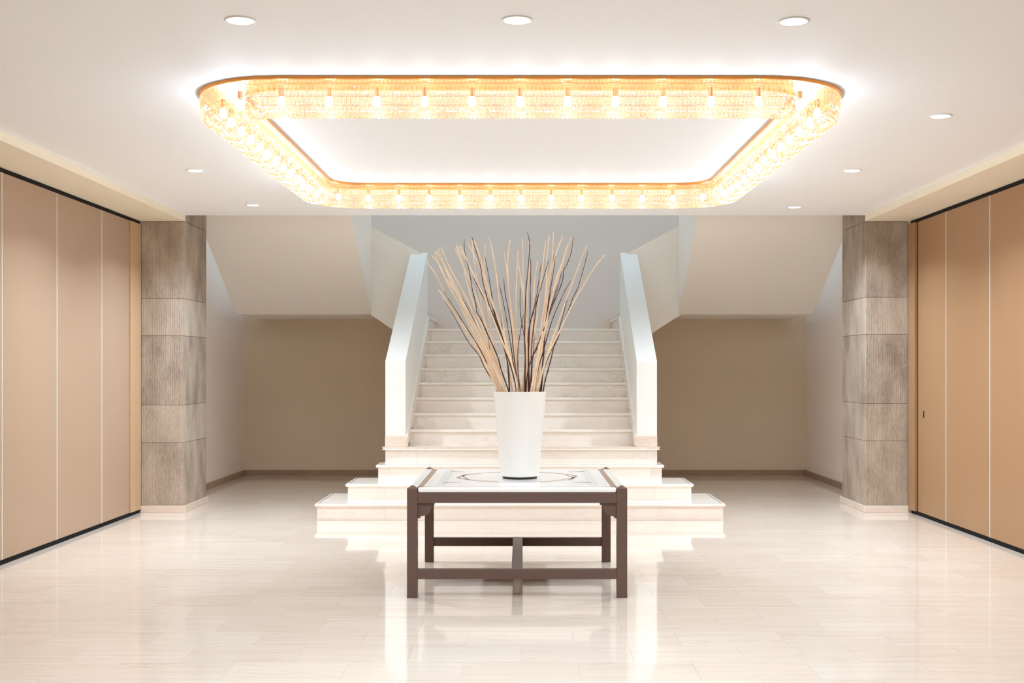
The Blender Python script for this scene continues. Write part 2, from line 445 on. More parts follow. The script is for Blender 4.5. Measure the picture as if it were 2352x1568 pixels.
# ---------------------------------------------------------------- staircase
st = empty('staircase', (0, 12, 0), label='pale marble double return staircase with white parapets behind the table', cat='staircase')
RI, GO, D1 = 0.165, 0.30, 11.64
hw = {1: (-2.015, 1.994), 2: (-1.758, 1.727), 3: (-1.49, 1.467), 4: (-1.451, 1.452)}
for k in range(1, 13):
    y = D1 + GO * (k - 1); zt = RI * k
    x0, x1 = hw.get(k, (-1.212, 1.212))
    yb = 12.63 if k <= 3 else (12.90 if k == 4 else y + GO + .06)
    if k == 12: yb = YB - .001
    if k == 4:
        bm = bmesh.new()
        pts = [(x0, y), (x1, y), (x1, 12.60), (1.205, 12.60), (1.205, 12.92), (-1.2, 12.92), (-1.2, 12.60), (x0, 12.60)]
        a = [bm.verts.new((p[0], p[1], zt - .03)) for p in pts]; b = [bm.verts.new((p[0], p[1], zt)) for p in pts]
        bm.faces.new(a); bm.faces.new(list(reversed(b)))
        for i in range(8): bm.faces.new((a[i], a[(i + 1) % 8], b[(i + 1) % 8], b[i]))
        sh(bm)
        tread = link('tread', finish(bm, 'tread', .011, 3), M['nosing'], st)
    else:
        tread = box('tread', x0, x1, y, yb, zt - .03, zt, M['nosing'], st, .012, 3, shear=k > 4)
    # risers in slabs
    rx0, rx1 = x0 + (.022 if k <= 4 else .003), x1 - (.022 if k <= 4 else .003)
    if k <= 3: cuts = [rx0, {1: -1.33, 2: -1.36, 3: -1.345}[k], {1: 1.335, 2: 1.335, 3: 1.335}[k], rx1]
    elif k == 4: cuts = [rx0, -1.10, 1.185, rx1]
    else: cuts = [rx0, rx0 + .05, rx1]
    for i in range(len(cuts) - 1):
        box('riser', cuts[i] + .0006, cuts[i + 1] - .0006, y + .024, (12.6 if k <= 4 else y + .05), zt - RI, zt - .0305,
            M['stair_marble'], st, .0012, 1, shear=k > 4)
    # thin dark line let into the tread behind the nosing
    if k <= 4:
        g, w = .035, .004
        lst = [(x0 + g, x1 - g, y + g, y + g + w, zt - .002, zt + .0006)]
        if k <= 3:
            lst += [(x0 + g, x0 + g + w * 1.6, y + g + w, 12.62, zt - .002, zt + .0006), (x1 - g - w * 1.6, x1 - g, y + g + w, 12.62, zt - .002, zt + .0006)]
        o = boxes('inlay_line', lst, M['strip'], tread)
        tread.update_tag()
# solid body below the treads and the sidewalls
body = bmesh.new()
for k in range(1, 5):
    x0, x1 = hw[k]
    bm_box(body, x0 + .03, x1 - .03, D1 + GO * (k - 1) + .03, 12.6, RI * (k - 1), RI * k - .03)
link('stair_core', finish(body, 'stair_core'), M['stair_paint'], st)
ptop = lambda y: 1.556 + .549 * (y - 12.57)
for s in (-1, 1):
    xi_, xo_ = (1.217 * s, 1.43 * s)
    a, b = min(xi_, xo_), max(xi_, xo_)
    poly = [(12.575, .664), (12.575, 1.556), (15.10, ptop(15.10)), (15.10, 0.0), (12.64, 0.0), (12.64, .664)]
    prism('parapet', poly, 'X', a, b, M['parapet'], st, .003, shear=True)
    # marble plinth wrapped round the foot
    pa, pb_ = (a - .002, b + .014) if s < 0 else (a - .014, b + .002)
    box('plinth', pa, pb_, 12.562, 12.5745, .6605, .772, M['plinth'], st, .002, shear=True)
    # raking skirting along the flight
    z = lambda y: .66 + .55 * (y - 12.54) + .105
    poly = [(12.576, .664), (12.576, z(12.576)), (15.02, z(15.02)), (15.02, z(15.02) - .32)]
    x_in = xi_ - .026 * s
    prism('skirting', poly, 'X', min(xi_, x_in), max(xi_, x_in), M['nosing'], st, .003, shear=True)
    # side wall below the landing
    a2, b2 = (-1.42, -1.30) if s < 0 else (1.37, 1.49)
    box('landing_wall', a2, b2, 15.11, YB - .001, 0, 1.80, M['hall'], st)
box('landing', -1.40, 1.47, 15.11, YB - .001, 1.80, 1.945, M['stair_paint'], st)

def upper(side):
    left = side < 0
    X = lambda px, d=15.05: (px - CX) * d / F
    Z = lambda py, d=15.05: CAMZ - (py - CY) * d / F
    if left:
        pp = [(982, 589.5), (853, 521.5), (851.6, 707.7), (842, 707.7), (842, 715.5), (902.4, 756.6), (945, 785.5), (975, 700)]
    else:
        pp = [(1429, 588.5), (1558.7, 519.6), (1560.3, 705.5), (1564, 705.5), (1564, 722), (1499, 763), (1455, 790), (1437, 700)]
    poly = [(X(a), Z(b)) for a, b in pp]
    prism('flight_parapet', poly, 'Y', 15.05, 15.17, M['stair_paint'], st, .002)
    # soffit wedge of the short side flight
    xo = -1.947 if left else 2.015
    xi_ = -1.30 if left else 1.37
    sl = .68
    z0 = 2.2 if left else 2.165
    dz = abs(xo - xi_) * sl
    prism('side_flight', [(xo, z0), (xi_, z0 - dz), (xi_, z0 - dz + .16), (xo, z0 + .16)] if left else
          [(xo, z0), (xo, z0 + .16), (xi_, z0 - dz + .16), (xi_, z0 - dz)], 'Y', 15.175, YB - .001, M['stair_paint'], st)
    # its steps, skirting on the far wall
    s = -1 if left else 1
    c = 0.035
    for j in range(2):
        xa = c + s * (1.205 + .29 * j) ; zz = 1.98 + .165 * (j + 1)
        xb = c + s * (1.205 + .29 * j + .33)
        box('side_tread', min(xa, xb), max(xa, xb), 15.18, YB - .02, zz - .03, zz, M['nosing'], st, .008)
        xa2 = xa + s * .02; xb2 = xa + s * .045
        box('side_riser', min(xa2, xb2), max(xa2, xb2), 15.18, YB - .02, zz - .165, zz - .0305, M['plinth'], st)
    za, zb = 2.03, 2.26
    xa, xb = c + s * .95, c + s * 1.33
    poly = [(xa, 1.981), (xa, za), (xb, zb), (xb + s * .3, zb + .17), (xb + s * .3, 1.981)]
    prism('wall_skirting', poly, 'Y', YB - .018, YB - .001, M['plinth'], st, .001)
    # corner landing
    ox = -3.585 if left else 3.67
    ix = -1.95 if left else 2.02
    box('corner_landing', min(ox, ix), max(ox, ix), 15.05, YB - .001, 2.165, 2.40, M['stair_paint'], st)
    # return flight rising back over the lobby edge
    y0, y1 = 15.05, YP + .03
    sb = .55
    zb0 = 2.165; zb1 = zb0 + sb * (y0 - y1)
    ixn = -1.89 if left else 1.99
    ixn1 = -1.89 if left else 1.945
    bm = bmesh.new()
    pts = [(ox, y0, zb0), (ixn, y0, zb0), (ixn1, y1, zb1), (ox, y1, zb1)]
    a = [bm.verts.new(p) for p in pts]; b = [bm.verts.new((p[0], p[1], p[2] + .28)) for p in pts]
    bm.faces.new(a); bm.faces.new(list(reversed(b)))
    for i in range(4): bm.faces.new((a[i], a[(i + 1) % 4], b[(i + 1) % 4], b[i]))
    link('return_flight', finish(bm, 'return_flight'), M['stair_paint'], st)
    bm = bmesh.new()
    th = .14 * s
    hgt = 1.35
    pts = [(ixn, y0 - .001, zb0 + .05), (ixn1, y1, zb1 + .001), (ixn1, y1, zb1 + hgt), (ixn, y0 - .001, zb0 + hgt)]
    a = [bm.verts.new((p[0] - .002 * s, p[1], p[2])) for p in pts]; b = [bm.verts.new((p[0] + th, p[1], p[2])) for p in pts]
    bm.faces.new(a); bm.faces.new(list(reversed(b)))
    for i in range(4): bm.faces.new((a[i], a[(i + 1) % 4], b[(i + 1) % 4], b[i]))
    link('return_parapet', finish(bm, 'return_parapet'), M['stair_paint'], st)
upper(-1); upper(1)
for c in st.children: c.location = -st.location

# ---------------------------------------------------------------- downlights
def lathe(profile, seg=32):
    bm = bmesh.new(); rings = []
    for (rr, z) in profile:
        rings.append([bm.verts.new((rr * math.cos(2 * math.pi * i / seg), rr * math.sin(2 * math.pi * i / seg), z)) for i in range(seg)])
    for a, b in zip(rings, rings[1:]):
        for i in range(seg): bm.faces.new((a[i], a[(i + 1) % seg], b[(i + 1) % seg], b[i]))
    return bm, rings

bm, _ = lathe([(.058, 0.0), (.058, -.004), (.066, -.007), (.072, -.004), (.072, 0.0)])
ring_me = finish(bm, 'trim_ring', smooth=True)
bm, rg = lathe([(.001, -.0025), (.058, -.0025)])
bm.faces.new(rg[0])
lens_me = bpy.data.meshes.new('lens'); bm.to_mesh(lens_me); bm.free()
lens_me.materials.append(M['lens'])
def downlight(x, y, label, group=None, power=DOWN_W):
    t = empty('downlight', (x, y, ZC - .0005), label=label, cat='downlight', group=group)
    link('trim_ring', ring_me, M['ring'], t)
    link('lens', lens_me, None, t)
    area_light('downlight_lamp', (0, 0, -.012), .11, power, (.83, 1.0, 1.17), parent=t, spread=140)
for (px, py, lab) in ((552, 46, 'round recessed ceiling downlight nearest the viewer, left of the front row of three'),
                      (1188, 45, 'round recessed ceiling downlight nearest the viewer, middle of the front row of three'),
                      (1823, 48, 'round recessed ceiling downlight nearest the viewer, right of the front row of three'),
                      (2160, 266, 'round recessed downlight nearest the right partition, right of the crystal chandelier'),
                      (448, 391, 'round recessed downlight on the left, beside the far half of the crystal chandelier'),
                      (1958, 391, 'round recessed downlight on the right, beside the far half of the crystal chandelier'),
                      (581, 470, 'small looking downlight at the far left ceiling edge before the staircase'),
                      (1825, 475, 'small looking downlight at the far right ceiling edge before the staircase')):
    d = F * (ZC - CAMZ) / (CY - py)
    downlight((px - CX) * d / F, d, lab, None, DOWN_W * (1.75 if d > 9 else 0.8))
for y in (3.3, 1.2, -1.0):  # unseen fittings added to light the foreground
    for x in (-2.6, 0, 2.65):
        downlight(x, y, 'added unseen ceiling downlight lighting the foreground from behind the viewpoint', 'added fill downlights behind the viewpoint', 6.5)

# ---------------------------------------------------------------- crystal chandelier
cx, cy = -0.005, 8.443
HX, HY, RC = 1.725, 1.867, 0.41
ch = empty('chandelier', (cx, cy, ZC), label='large rounded rectangular ring chandelier of gold rims and hanging crystal strings on the ceiling', cat='chandelier')
def path(n):
    """n samples (centre-line point, outward normal) evenly spaced on the rounded rectangle"""
    sx, sy = HX - RC, HY - RC
    segs = [('l', (-sx, -HY), (sx, -HY), (0, -1)), ('a', (sx, -sy), -90), ('l', (HX, -sy), (HX, sy), (1, 0)), ('a', (sx, sy), 0),
            ('l', (sx, HY), (-sx, HY), (0, 1)), ('a', (-sx, sy), 90), ('l', (-HX, sy), (-HX, -sy), (-1, 0)), ('a', (-sx, -sy), 180)]
    ln = [math.dist(s[1], s[2]) if s[0] == 'l' else RC * math.pi / 2 for s in segs]
    tot = sum(ln); out = []
    for i in range(n):
        t = tot * i / n
        for s, l in zip(segs, ln):
            if t <= l:
                u = t / l
                if s[0] == 'l':
                    out.append(((s[1][0] + (s[2][0] - s[1][0]) * u, s[1][1] + (s[2][1] - s[1][1]) * u), s[3]))
                else:
                    a = R(s[2] + 90 * u)
                    out.append(((s[1][0] + RC * math.cos(a), s[1][1] + RC * math.sin(a)), (math.cos(a), math.sin(a))))
                break
            t -= l
    return out
def sweep(name, sec, mat, n=180):
    """closed sweep of a section of (offset, z) round the ring"""
    bm = bmesh.new(); rows = []
    for (p, nn) in path(n):
        rows.append([bm.verts.new((p[0] + nn[0] * l, p[1] + nn[1] * l, z)) for l, z in sec])
    m_ = len(sec)
    for i in range(n):
        a, b = rows[i], rows[(i + 1) % n]
        for j in range(m_): bm.faces.new((a[j], a[(j + 1) % m_], b[(j + 1) % m_], b[j]))
    return link(name, finish(bm, name), mat, ch)
def rsec(l, z, w, h): return [(l - w / 2, z - h / 2), (l + w / 2, z - h / 2), (l + w / 2, z + h / 2), (l - w / 2, z + h / 2)]
sweep('outer_rim', [(.118, -.001), (.118, -.016), (.128, -.019), (.136, -.016), (.138, -.001)], M['gold'])
sweep('inner_rim', [(-.118, -.001), (-.118, -.016), (-.128, -.019), (-.136, -.016), (-.138, -.001)], M['gold'])
sweep('backing_plate', rsec(0, -.003, .234, .004), M['gold_plate'])
for l, z in ((.126, -.0405), (-.126, -.0405), (.120, -.1075), (-.120, -.1075), (.098, -.150), (-.098, -.150)):
    sweep('wire_ring', rsec(l, z, .0018, .0018), M['gold'])

rng = random.Random(4)
# cut beads: flat octagonal double pyramid; local X = width, local Z = along the string, local Y = facing
def bead_geo(w=.0108, t=.0055):
    vs_ = [(w * math.cos(R(22.5 + 45 * i)), 0, w * math.sin(R(22.5 + 45 * i))) for i in range(8)] + \
          [(w * .45 * math.cos(R(90 * i)), -t, w * .45 * math.sin(R(90 * i))) for i in range(4)] + [(0, t, 0)]
    fs = []
    for i in range(4):
        a, b = 8 + i, 8 + (i + 1) % 4
        r0, r1, r2 = (2 * i) % 8, (2 * i + 1) % 8, (2 * i - 1) % 8
        fs += [(a, r2, r0), (a, r0, b), (b, r0, r1)]
    fs.append((8, 9, 10, 11))
    for i in range(8): fs.append((12, (i + 1) % 8, i))
    return vs_, fs
def prism_geo(w=.0098, h=.0315, t=.006):
    o = [(-w, 0, -h + .008), (0, 0, -h), (w, 0, -h + .008), (w, 0, h - .008), (0, 0, h), (-w, 0, h - .008)]
    i_ = [(-w * .45, -t, -h + .013), (0, -t, -h + .010), (w * .45, -t, -h + .013), (w * .45, -t, h - .013), (0, -t, h - .010), (-w * .45, -t, h - .013)]
    b = [(0, t * .7, -h + .012), (0, t * .7, h - .012)]
    fs = [tuple(range(6, 12))]
    for k in range(6): fs.append((k, (k + 1) % 6, 6 + (k + 1) % 6, 6 + k))
    fs += [(0, 12, 1), (1, 12, 2), (2, 12, 13, 3), (3, 13, 4), (4, 13, 5), (5, 13, 12, 0)]
    return o + i_ + b, fs
def sec_points():
    """positions down one half of the basket section: list of (kind, offset, z, tilt)"""
    out = [('b', .127, -.0295, 0), ('p', .1235, -.0735, R(4))]
    a, b, zc = .121, .088, -.107
    # walk the quarter ellipse
    step = .0225; acc = .012; th = 0.0; res = []
    prev = (a, zc)
    dist = 0; target = acc
    n = 600
    for i in range(1, n + 1):
        th = math.pi / 2 * i / n
        p = (a * math.cos(th), zc - b * math.sin(th))
        dist += math.dist(p, prev); prev = p
        if dist >= target:
            tilt = math.atan2(a * math.sin(th), b * math.cos(th))
            res.append(('b', p[0], p[1], tilt)); target += step
    return out + res
half = sec_points()
NS = 590
beads, prisms = [], []
for (p, nn) in path(NS):
    n3 = Vector((nn[0], nn[1], 0)); tg = Vector((-nn[1], nn[0], 0)); up = Vector((0, 0, 1))
    for sgn in (1, -1):
        for q, (k, l, z, tilt) in enumerate(half):
            if sgn < 0 and q == len(half) - 1 and l < .01: continue
            pos = Vector((p[0], p[1], 0)) + n3 * (l * sgn) + up * z
            # facing outward from the basket: normal tilts downward along the curve
            fwd = (n3 * sgn * math.cos(tilt) - up * math.sin(tilt)).normalized()
            fwd = (fwd + tg * rng.uniform(-.16, .16) + up * rng.uniform(-.06, .06)).normalized()
            zax = (up - fwd * up.dot(fwd))
            zax = zax.normalized() if zax.length > 1e-3 else n3 * sgn
            if k == 'b' and tilt > 0: zax = (n3 * sgn * math.sin(tilt) + up * math.cos(tilt)); zax = (zax - fwd * zax.dot(fwd)).normalized()
            yax = -fwd; xax = yax.cross(zax).normalized()
            mt = Matrix(((xax.x, yax.x, zax.x, pos.x), (xax.y, yax.y, zax.y, pos.y), (xax.z, yax.z, zax.z, pos.z), (0, 0, 0, 1)))
            (beads if k == 'b' else prisms).append((mt, sgn, n3.y * sgn, pos))
def mesh_from(name, geo):
    me = bpy.data.meshes.new(name); me.from_pydata(geo[0], [], geo[1]); me.update()
    me.materials.append(M['crystal']); return me
def curtain(name, lst, geo, count, pname):
    # the pieces that show largest: nearest to the camera and facing it
    order = sorted(lst, key=lambda e: (e[3].y + (0 if e[2] < 0.35 else 3.0) - (0.0), abs(e[3].x)))
    one = mesh_from(pname, geo)
    for e in order[:count]:
        o = link(pname, one, None, ch); o.matrix_local = e[0]
    V, Fc = [], []
    for e in order[count:]:
        b0 = len(V)
        for v in geo[0]: V.append(tuple(e[0] @ Vector(v)))
        for f in geo[1]: Fc.append(tuple(b0 + i for i in f))
    me = bpy.data.meshes.new(name); me.from_pydata(V, [], Fc); me.update(); me.materials.append(M['crystal'])
    link(name, me, None, ch, kind='stuff')
curtain('crystal_bead_strings', beads, bead_geo(), 300, 'crystal_bead')
curtain('crystal_prism_band', prisms, prism_geo(), 300, 'crystal_prism')
# bulbs
bm, rg = lathe([(.003, .030), (.012, .026), (.019, .010), (.021, -.004), (.016, -.018), (.003, -.026)], 10)
bm.faces.new(rg[0]); bm.faces.new(rg[-1])
bulb_me = finish(bm, 'bulb', smooth=True); bulb_me.materials.append(M['bulb'])
bm, rg = lathe([(.014, .0), (.014, .05)], 10); bm.faces.new(rg[0]); bm.faces.new(rg[-1])
sock_me = finish(bm, 'socket'); sock_me.materials.append(M['gold_plate'])
for i, (p, nn) in enumerate(path(52)):
    b = link('bulb', bulb_me, None, ch); b.location = (p[0], p[1], -.115)
    s_ = link('socket', sock_me, None, b); s_.location = (0, 0, .0305)

# ---------------------------------------------------------------- table
tx0, tx1, ty0, ty1 = -.7385, .6865, 7.725, 9.22
LW = .067
tb = empty('table', ((tx0 + tx1) / 2, (ty0 + ty1) / 2, 0), label='square brown lacquered table with a white inlaid stone top before the staircase', cat='table')
for (lx, ly) in ((tx0, ty0), (tx1 - LW, ty0), (tx0, ty1 - LW), (tx1 - LW, ty1 - LW)):
    bm = bmesh.new()
    v = bm_box(bm, lx, lx + LW, ly, ly + LW, 0, .707)
    top = [f for f in bm.faces if all(abs(w.co.z - .707) < 1e-6 for w in f.verts)]
    r_ = bmesh.ops.poke(bm, faces=top); r_['verts'][0].co.z = .707 + .021
    es = [e for e in bm.edges if abs(e.verts[0].co.z - e.verts[1].co.z) > .5]
    bmesh.ops.bevel(bm, geom=es, offset=.0025, segments=2, affect='EDGES', profile=.5)
    link('leg', finish(bm, 'leg'), M['lacquer'], tb)
ix0, ix1, iy0, iy1 = tx0 + LW, tx1 - LW, ty0 + LW, ty1 - LW
for nm, z0, z1 in (('apron', .614, .680), ('stretcher', .121, .185)):
    box(nm, ix0, ix1, ty0 + .003, ty0 + .05, z0, z1, M['lacquer'], tb, .0015)
    box(nm, ix0, ix1, ty1 - .05, ty1 - .003, z0, z1, M['lacquer'], tb, .0015)
    if nm == 'apron':
        box(nm, tx0 + .003, tx0 + .05, iy0, iy1, z0, z1, M['lacquer'], tb, .0015)
        box(nm, tx1 - .05, tx1 - .003, iy0, iy1, z0, z1, M['lacquer'], tb, .0015)
    else:
        xm = (tx0 + tx1) / 2
        box('centre_stretcher', xm - .0365, xm + .0365, ty0 + .05, ty1 - .05, z0, z1 - .001, M['lacquer'], tb, .0015)
# quarter-round brackets under the aprons
def bracket(xc, s, y):
    pts = [(0, 0), (.108, 0), (.108, -.014), (.093, -.014)]
    for i in range(1, 9):
        a = R(90 * i / 9)
        pts.append((.016 + .077 * math.cos(a), -.014 - .074 * math.sin(a)))
    pts += [(.016, -.088), (.016, -.100), (0, -.100)]
    poly = [(xc + s * px_, .614 + pz) for px_, pz in pts]
    prism('bracket', poly, 'Y', y, y + .022, M['lacquer'], tb, .001, seg=1)
for y in (ty0 + .022, ty1 - .044):
    bracket(ix0, 1, y); bracket(ix1, -1, y)
# stone top
ZTOP = .714
box('top_edge', ix0 + .003, ix1 - .003, ty0 + .001, ty0 + .042, .6805, ZTOP, M['top_white'], tb, .012, 4)
box('top_edge', ix0 + .003, ix1 - .003, ty1 - .042, ty1 - .001, .6805, ZTOP, M['top_white'], tb, .012, 4)
box('top_edge', tx0 + .001, tx0 + LW - .004, iy0 + .003, iy1 - .003, .6805, ZTOP, M['top_white'], tb, .012, 4)
box('top_edge', tx1 - LW + .004, tx1 - .001, iy0 + .003, iy1 - .003, .6805, ZTOP, M['top_white'], tb, .012, 4)
fr0, fr1 = ix0 - .003, ix1 + .003
box('frame_bed', ix0 + .001, ix1 - .001, ty0 + .043, ty1 - .043, .6805, .702, M['lacquer'], tb)
bw = .034
for a, b in ((ix0 - .002, ix0 + bw), (ix1 - bw, ix1 + .002)):
    n = 6
    for i in range(n):
        y0_ = iy0 + (iy1 - iy0) * i / n; y1_ = iy0 + (iy1 - iy0) * (i + 1) / n
        box('side_inlay', a, b, y0_ + .0003, y1_ - .0003, .7021, ZTOP - .001, M['inlay'], tb)
px0, px1, py0, py1 = ix0 + bw + .0005, ix1 - bw - .0005, ty0 + .046, ty1 - .046
top = box('top_panel', px0, px1, py0, py1, .7021, ZTOP, M['top_white'], tb, .0008, 1)
mx_, my_ = (tx0 + tx1) / 2, 8.49
def flat(name, polys, mat, parent, z=ZTOP, h=.0006):
    bm = bmesh.new()
    for poly in polys:
        a = [bm.verts.new((p[0], p[1], z - .001)) for p in poly]; b = [bm.verts.new((p[0], p[1], z + h)) for p in poly]
        bm.faces.new(a); bm.faces.new(list(reversed(b))); n = len(poly)
        for i in range(n): bm.faces.new((a[i], a[(i + 1) % n], b[(i + 1) % n], b[i]))
    return link(name, finish(bm, name), mat, parent)
# pale bands at left and right
flat('pale_band', [[(px0 + .075, py0 + .06), (px0 + .135, py0 + .06), (px0 + .135, py1 - .06), (px0 + .075, py1 - .06)]], M['top_pale'], top, h=.0003)
flat('pale_band', [[(px1 - .135, py0 + .06), (px1 - .075, py0 + .06), (px1 - .075, py1 - .06), (px1 - .135, py1 - .06)]], M['top_pale'], top, h=.0003)
# thin brown lines along front and back, small corner pieces
flat('border_line', [[(px0, py0 + .001), (px1, py0 + .001), (px1, py0 + .006), (px0, py0 + .006)]], M['inlay'], top)
flat('border_line', [[(px0, py1 - .006), (px1, py1 - .006), (px1, py1 - .001), (px0, py1 - .001)]], M['inlay'], top)
for sx in (-1, 1):
    for sy in (-1, 1):
        ex = px0 if sx < 0 else px1; ey = py0 if sy < 0 else py1
        flat('corner_piece', [[(ex, ey - sy * .006), (ex - sx * .045, ey - sy * .006), (ex - sx * .045, ey - sy * .02), (ex, ey - sy * .02)]], M['inlay'], top)
        wx, wy = mx_ + sx * .495, my_ + sy * .43
        flat('corner_wedge', [[(wx, wy + sy * .022), (wx + sx * .008, wy - sy * .022), (wx - sx * .12, wy - sy * .018 - sy * .0)]], M['inlay'], top)
# wreath of two crossing wavy ribbons
def ribbon(ph, r0, amp, wd):
    n = 120; quads = []
    pts = []
    for i in range(n):
        a = 2 * math.pi * i / n
        side_ = abs(math.cos(a)) ** 6
        rr = r0 + amp * math.sin(8 * a + ph) 
        w = wd * (.45 + .9 * abs(math.sin(4 * a + ph)) + 1.5 * side_ * abs(math.sin(10 * a + ph)))
        pts.append((a, rr, w))
    for i in range(n):
        a0, r0_, w0 = pts[i]; a1, r1_, w1 = pts[(i + 1) % n]
        quads.append([(mx_ + (r0_ - w0) * math.cos(a0), my_ + (r0_ - w0) * math.sin(a0)), (mx_ + (r0_ + w0) * math.cos(a0), my_ + (r0_ + w0) * math.sin(a0)),
                      (mx_ + (r1_ + w1) * math.cos(a1), my_ + (r1_ + w1) * math.sin(a1)), (mx_ + (r1_ - w1) * math.cos(a1), my_ + (r1_ - w1) * math.sin(a1))])
    flat('wreath_ribbon', quads, M['inlay'], top)
ribbon(0, .412, .010, .0065); ribbon(math.pi, .385, .012, .0040)
for c in tb.children: c.location = -tb.location

# ---------------------------------------------------------------- vase
VX, VY = -.009, 8.40
vz = ZTOP + .001
va = empty('vase', (VX, VY, vz), label='tall tapered white vase of willow sticks standing on the table', cat='vase')
H = 1.322 - vz
prof = [(.001, .014), (.124, .014), (.131, .017), (.135, .025), (.1845, H - .004), (.1845, H), (.1805, H), (.178, H - .006), (.131, .04), (.001, .035)]
bm, rg = lathe(prof, 64); bm.faces.new(rg[0]); bm.faces.new(rg[-1])
me = finish(bm, 'body'); 
for p in me.polygons: p.use_smooth = True
me.set_sharp_from_angle(angle=R(35)) if hasattr(me, 'set_sharp_from_angle') else None
link('body', me, M['vase'], va)
bm, rg = lathe([(.118, .0), (.122, .006), (.122, .0145)], 48); bm.faces.new(rg[0]); bm.faces.new(rg[-1])
link('foot', finish(bm, 'foot'), M['foot'], va, label='recessed foot coloured dark for the shadow line under the vase')

# ---------------------------------------------------------------- willow sticks
S = 3.919
pale = [
 [(120,320),(195,425),(270,570),(400,800),(560,1060),(720,1400),(760,1485)],
 [(218,575),(240,590),(330,730),(480,960),(610,1170),(740,1420),(775,1485)],
 [(160,258),(230,345),(290,460),(380,590),(480,790),(600,1030),(700,1280),(790,1485)],
 [(188,225),(235,360),(300,500),(420,720),(540,960),(650,1180),(760,1380),(800,1485)],
 [(200,222),(250,300),(330,480),(440,700),(560,950),(690,1200),(790,1420),(815,1485)],
 [(222,200),(265,320),(350,480),(450,690),(560,900),(680,1150),(780,1380),(820,1485)],
 [(247,187),(330,380),(430,560),(520,740),(610,960),(720,1200),(800,1400),(825,1485)],
 [(375,200),(440,340),(520,520),(600,740),(680,1000),(760,1250),(810,1485)],
 [(378,138),(400,220),(430,290),(480,500),(560,760),(640,960),(720,1180),(800,1400),(815,1485)],
 [(418,172),(470,280),(540,440),(640,640),(720,840),(800,1040),(880,1230),(930,1400),(950,1485)],
 [(390,175),(450,270),(520,390),(600,560),(680,740),(760,940),(850,1170),(930,1350),(975,1485)],
 [(488,152),(550,270),(620,430),(660,560),(720,730),(790,920),(850,1090),(910,1260),(960,1430),(975,1485)],
 [(527,118),(540,280),(570,470),(600,640),(640,850),(690,1040),(730,1230),(770,1380),(795,1485)],
 [(545,125),(590,250),(630,400),(690,620),(760,830),(830,1060),(880,1220),(920,1380),(935,1485)],
 [(648,168),(635,330),(640,500),(660,690),(690,870),(715,1080),(760,1270),(800,1485)],
 [(680,95),(705,200),(745,440),(765,620),(800,840),(830,1080),(850,1250),(890,1485)],
 [(812,232),(840,400),(860,600),(880,800),(905,1060),(920,1300),(920,1485)],
 [(868,125),(850,260),(850,450),(865,640),(895,880),(915,1100),(935,1300),(930,1485)],
 [(940,215),(928,450),(920,700),(925,900),(925,1150),(918,1485)],
 [(943,320),(970,500),(995,700),(1005,900),(1020,1150),(1010,1485)],
 [(980,105),(985,350),(990,600),(1005,800),(1015,1000),(1030,1250),(1020,1485)],
 [(1040,120),(1040,300),(1025,600),(1020,850),(1015,1100),(1000,1300),(975,1485)],
 [(1115,312),(1090,480),(1080,680),(1065,900),(1045,1100),(1010,1330),(985,1485)],
 [(1187,130),(1165,330),(1140,560),(1115,780),(1085,980),(1050,1200),(1020,1485)],
 [(1220,82),(1202,250),(1195,480),(1190,700),(1170,900),(1140,1100),(1105,1300),(1065,1485)],
 [(1258,48),(1252,190),(1245,330),(1200,520),(1170,750),(1140,950),(1110,1200),(1085,1485)],
 [(1342,90),(1290,220),(1235,420),(1200,700),(1175,880),(1160,1100),(1130,1300),(1120,1485)],
 [(1420,95),(1380,200),(1320,400),(1250,620),(1210,830),(1170,1000),(1140,1200),(1100,1400),(1080,1485)],
 [(1385,158),(1330,340),(1280,480),(1240,650),(1200,830),(1160,1050),(1110,1290),(1070,1485)],
 [(1557,175),(1500,320),(1430,500),(1380,640),(1310,840),(1240,1040),(1180,1230),(1130,1400),(1105,1485)],
 [(1725,252),(1640,350),(1540,510),(1450,660),(1370,820),(1300,970),(1220,1130),(1160,1290),(1120,1485)],
 [(568,1019),(643,1194),(728,1394),(765,1485)],
 [(683,1045),(738,1219),(793,1444),(805,1485)],
 [(1162,944),(1122,1144),(1062,1444),(1055,1485)],
]
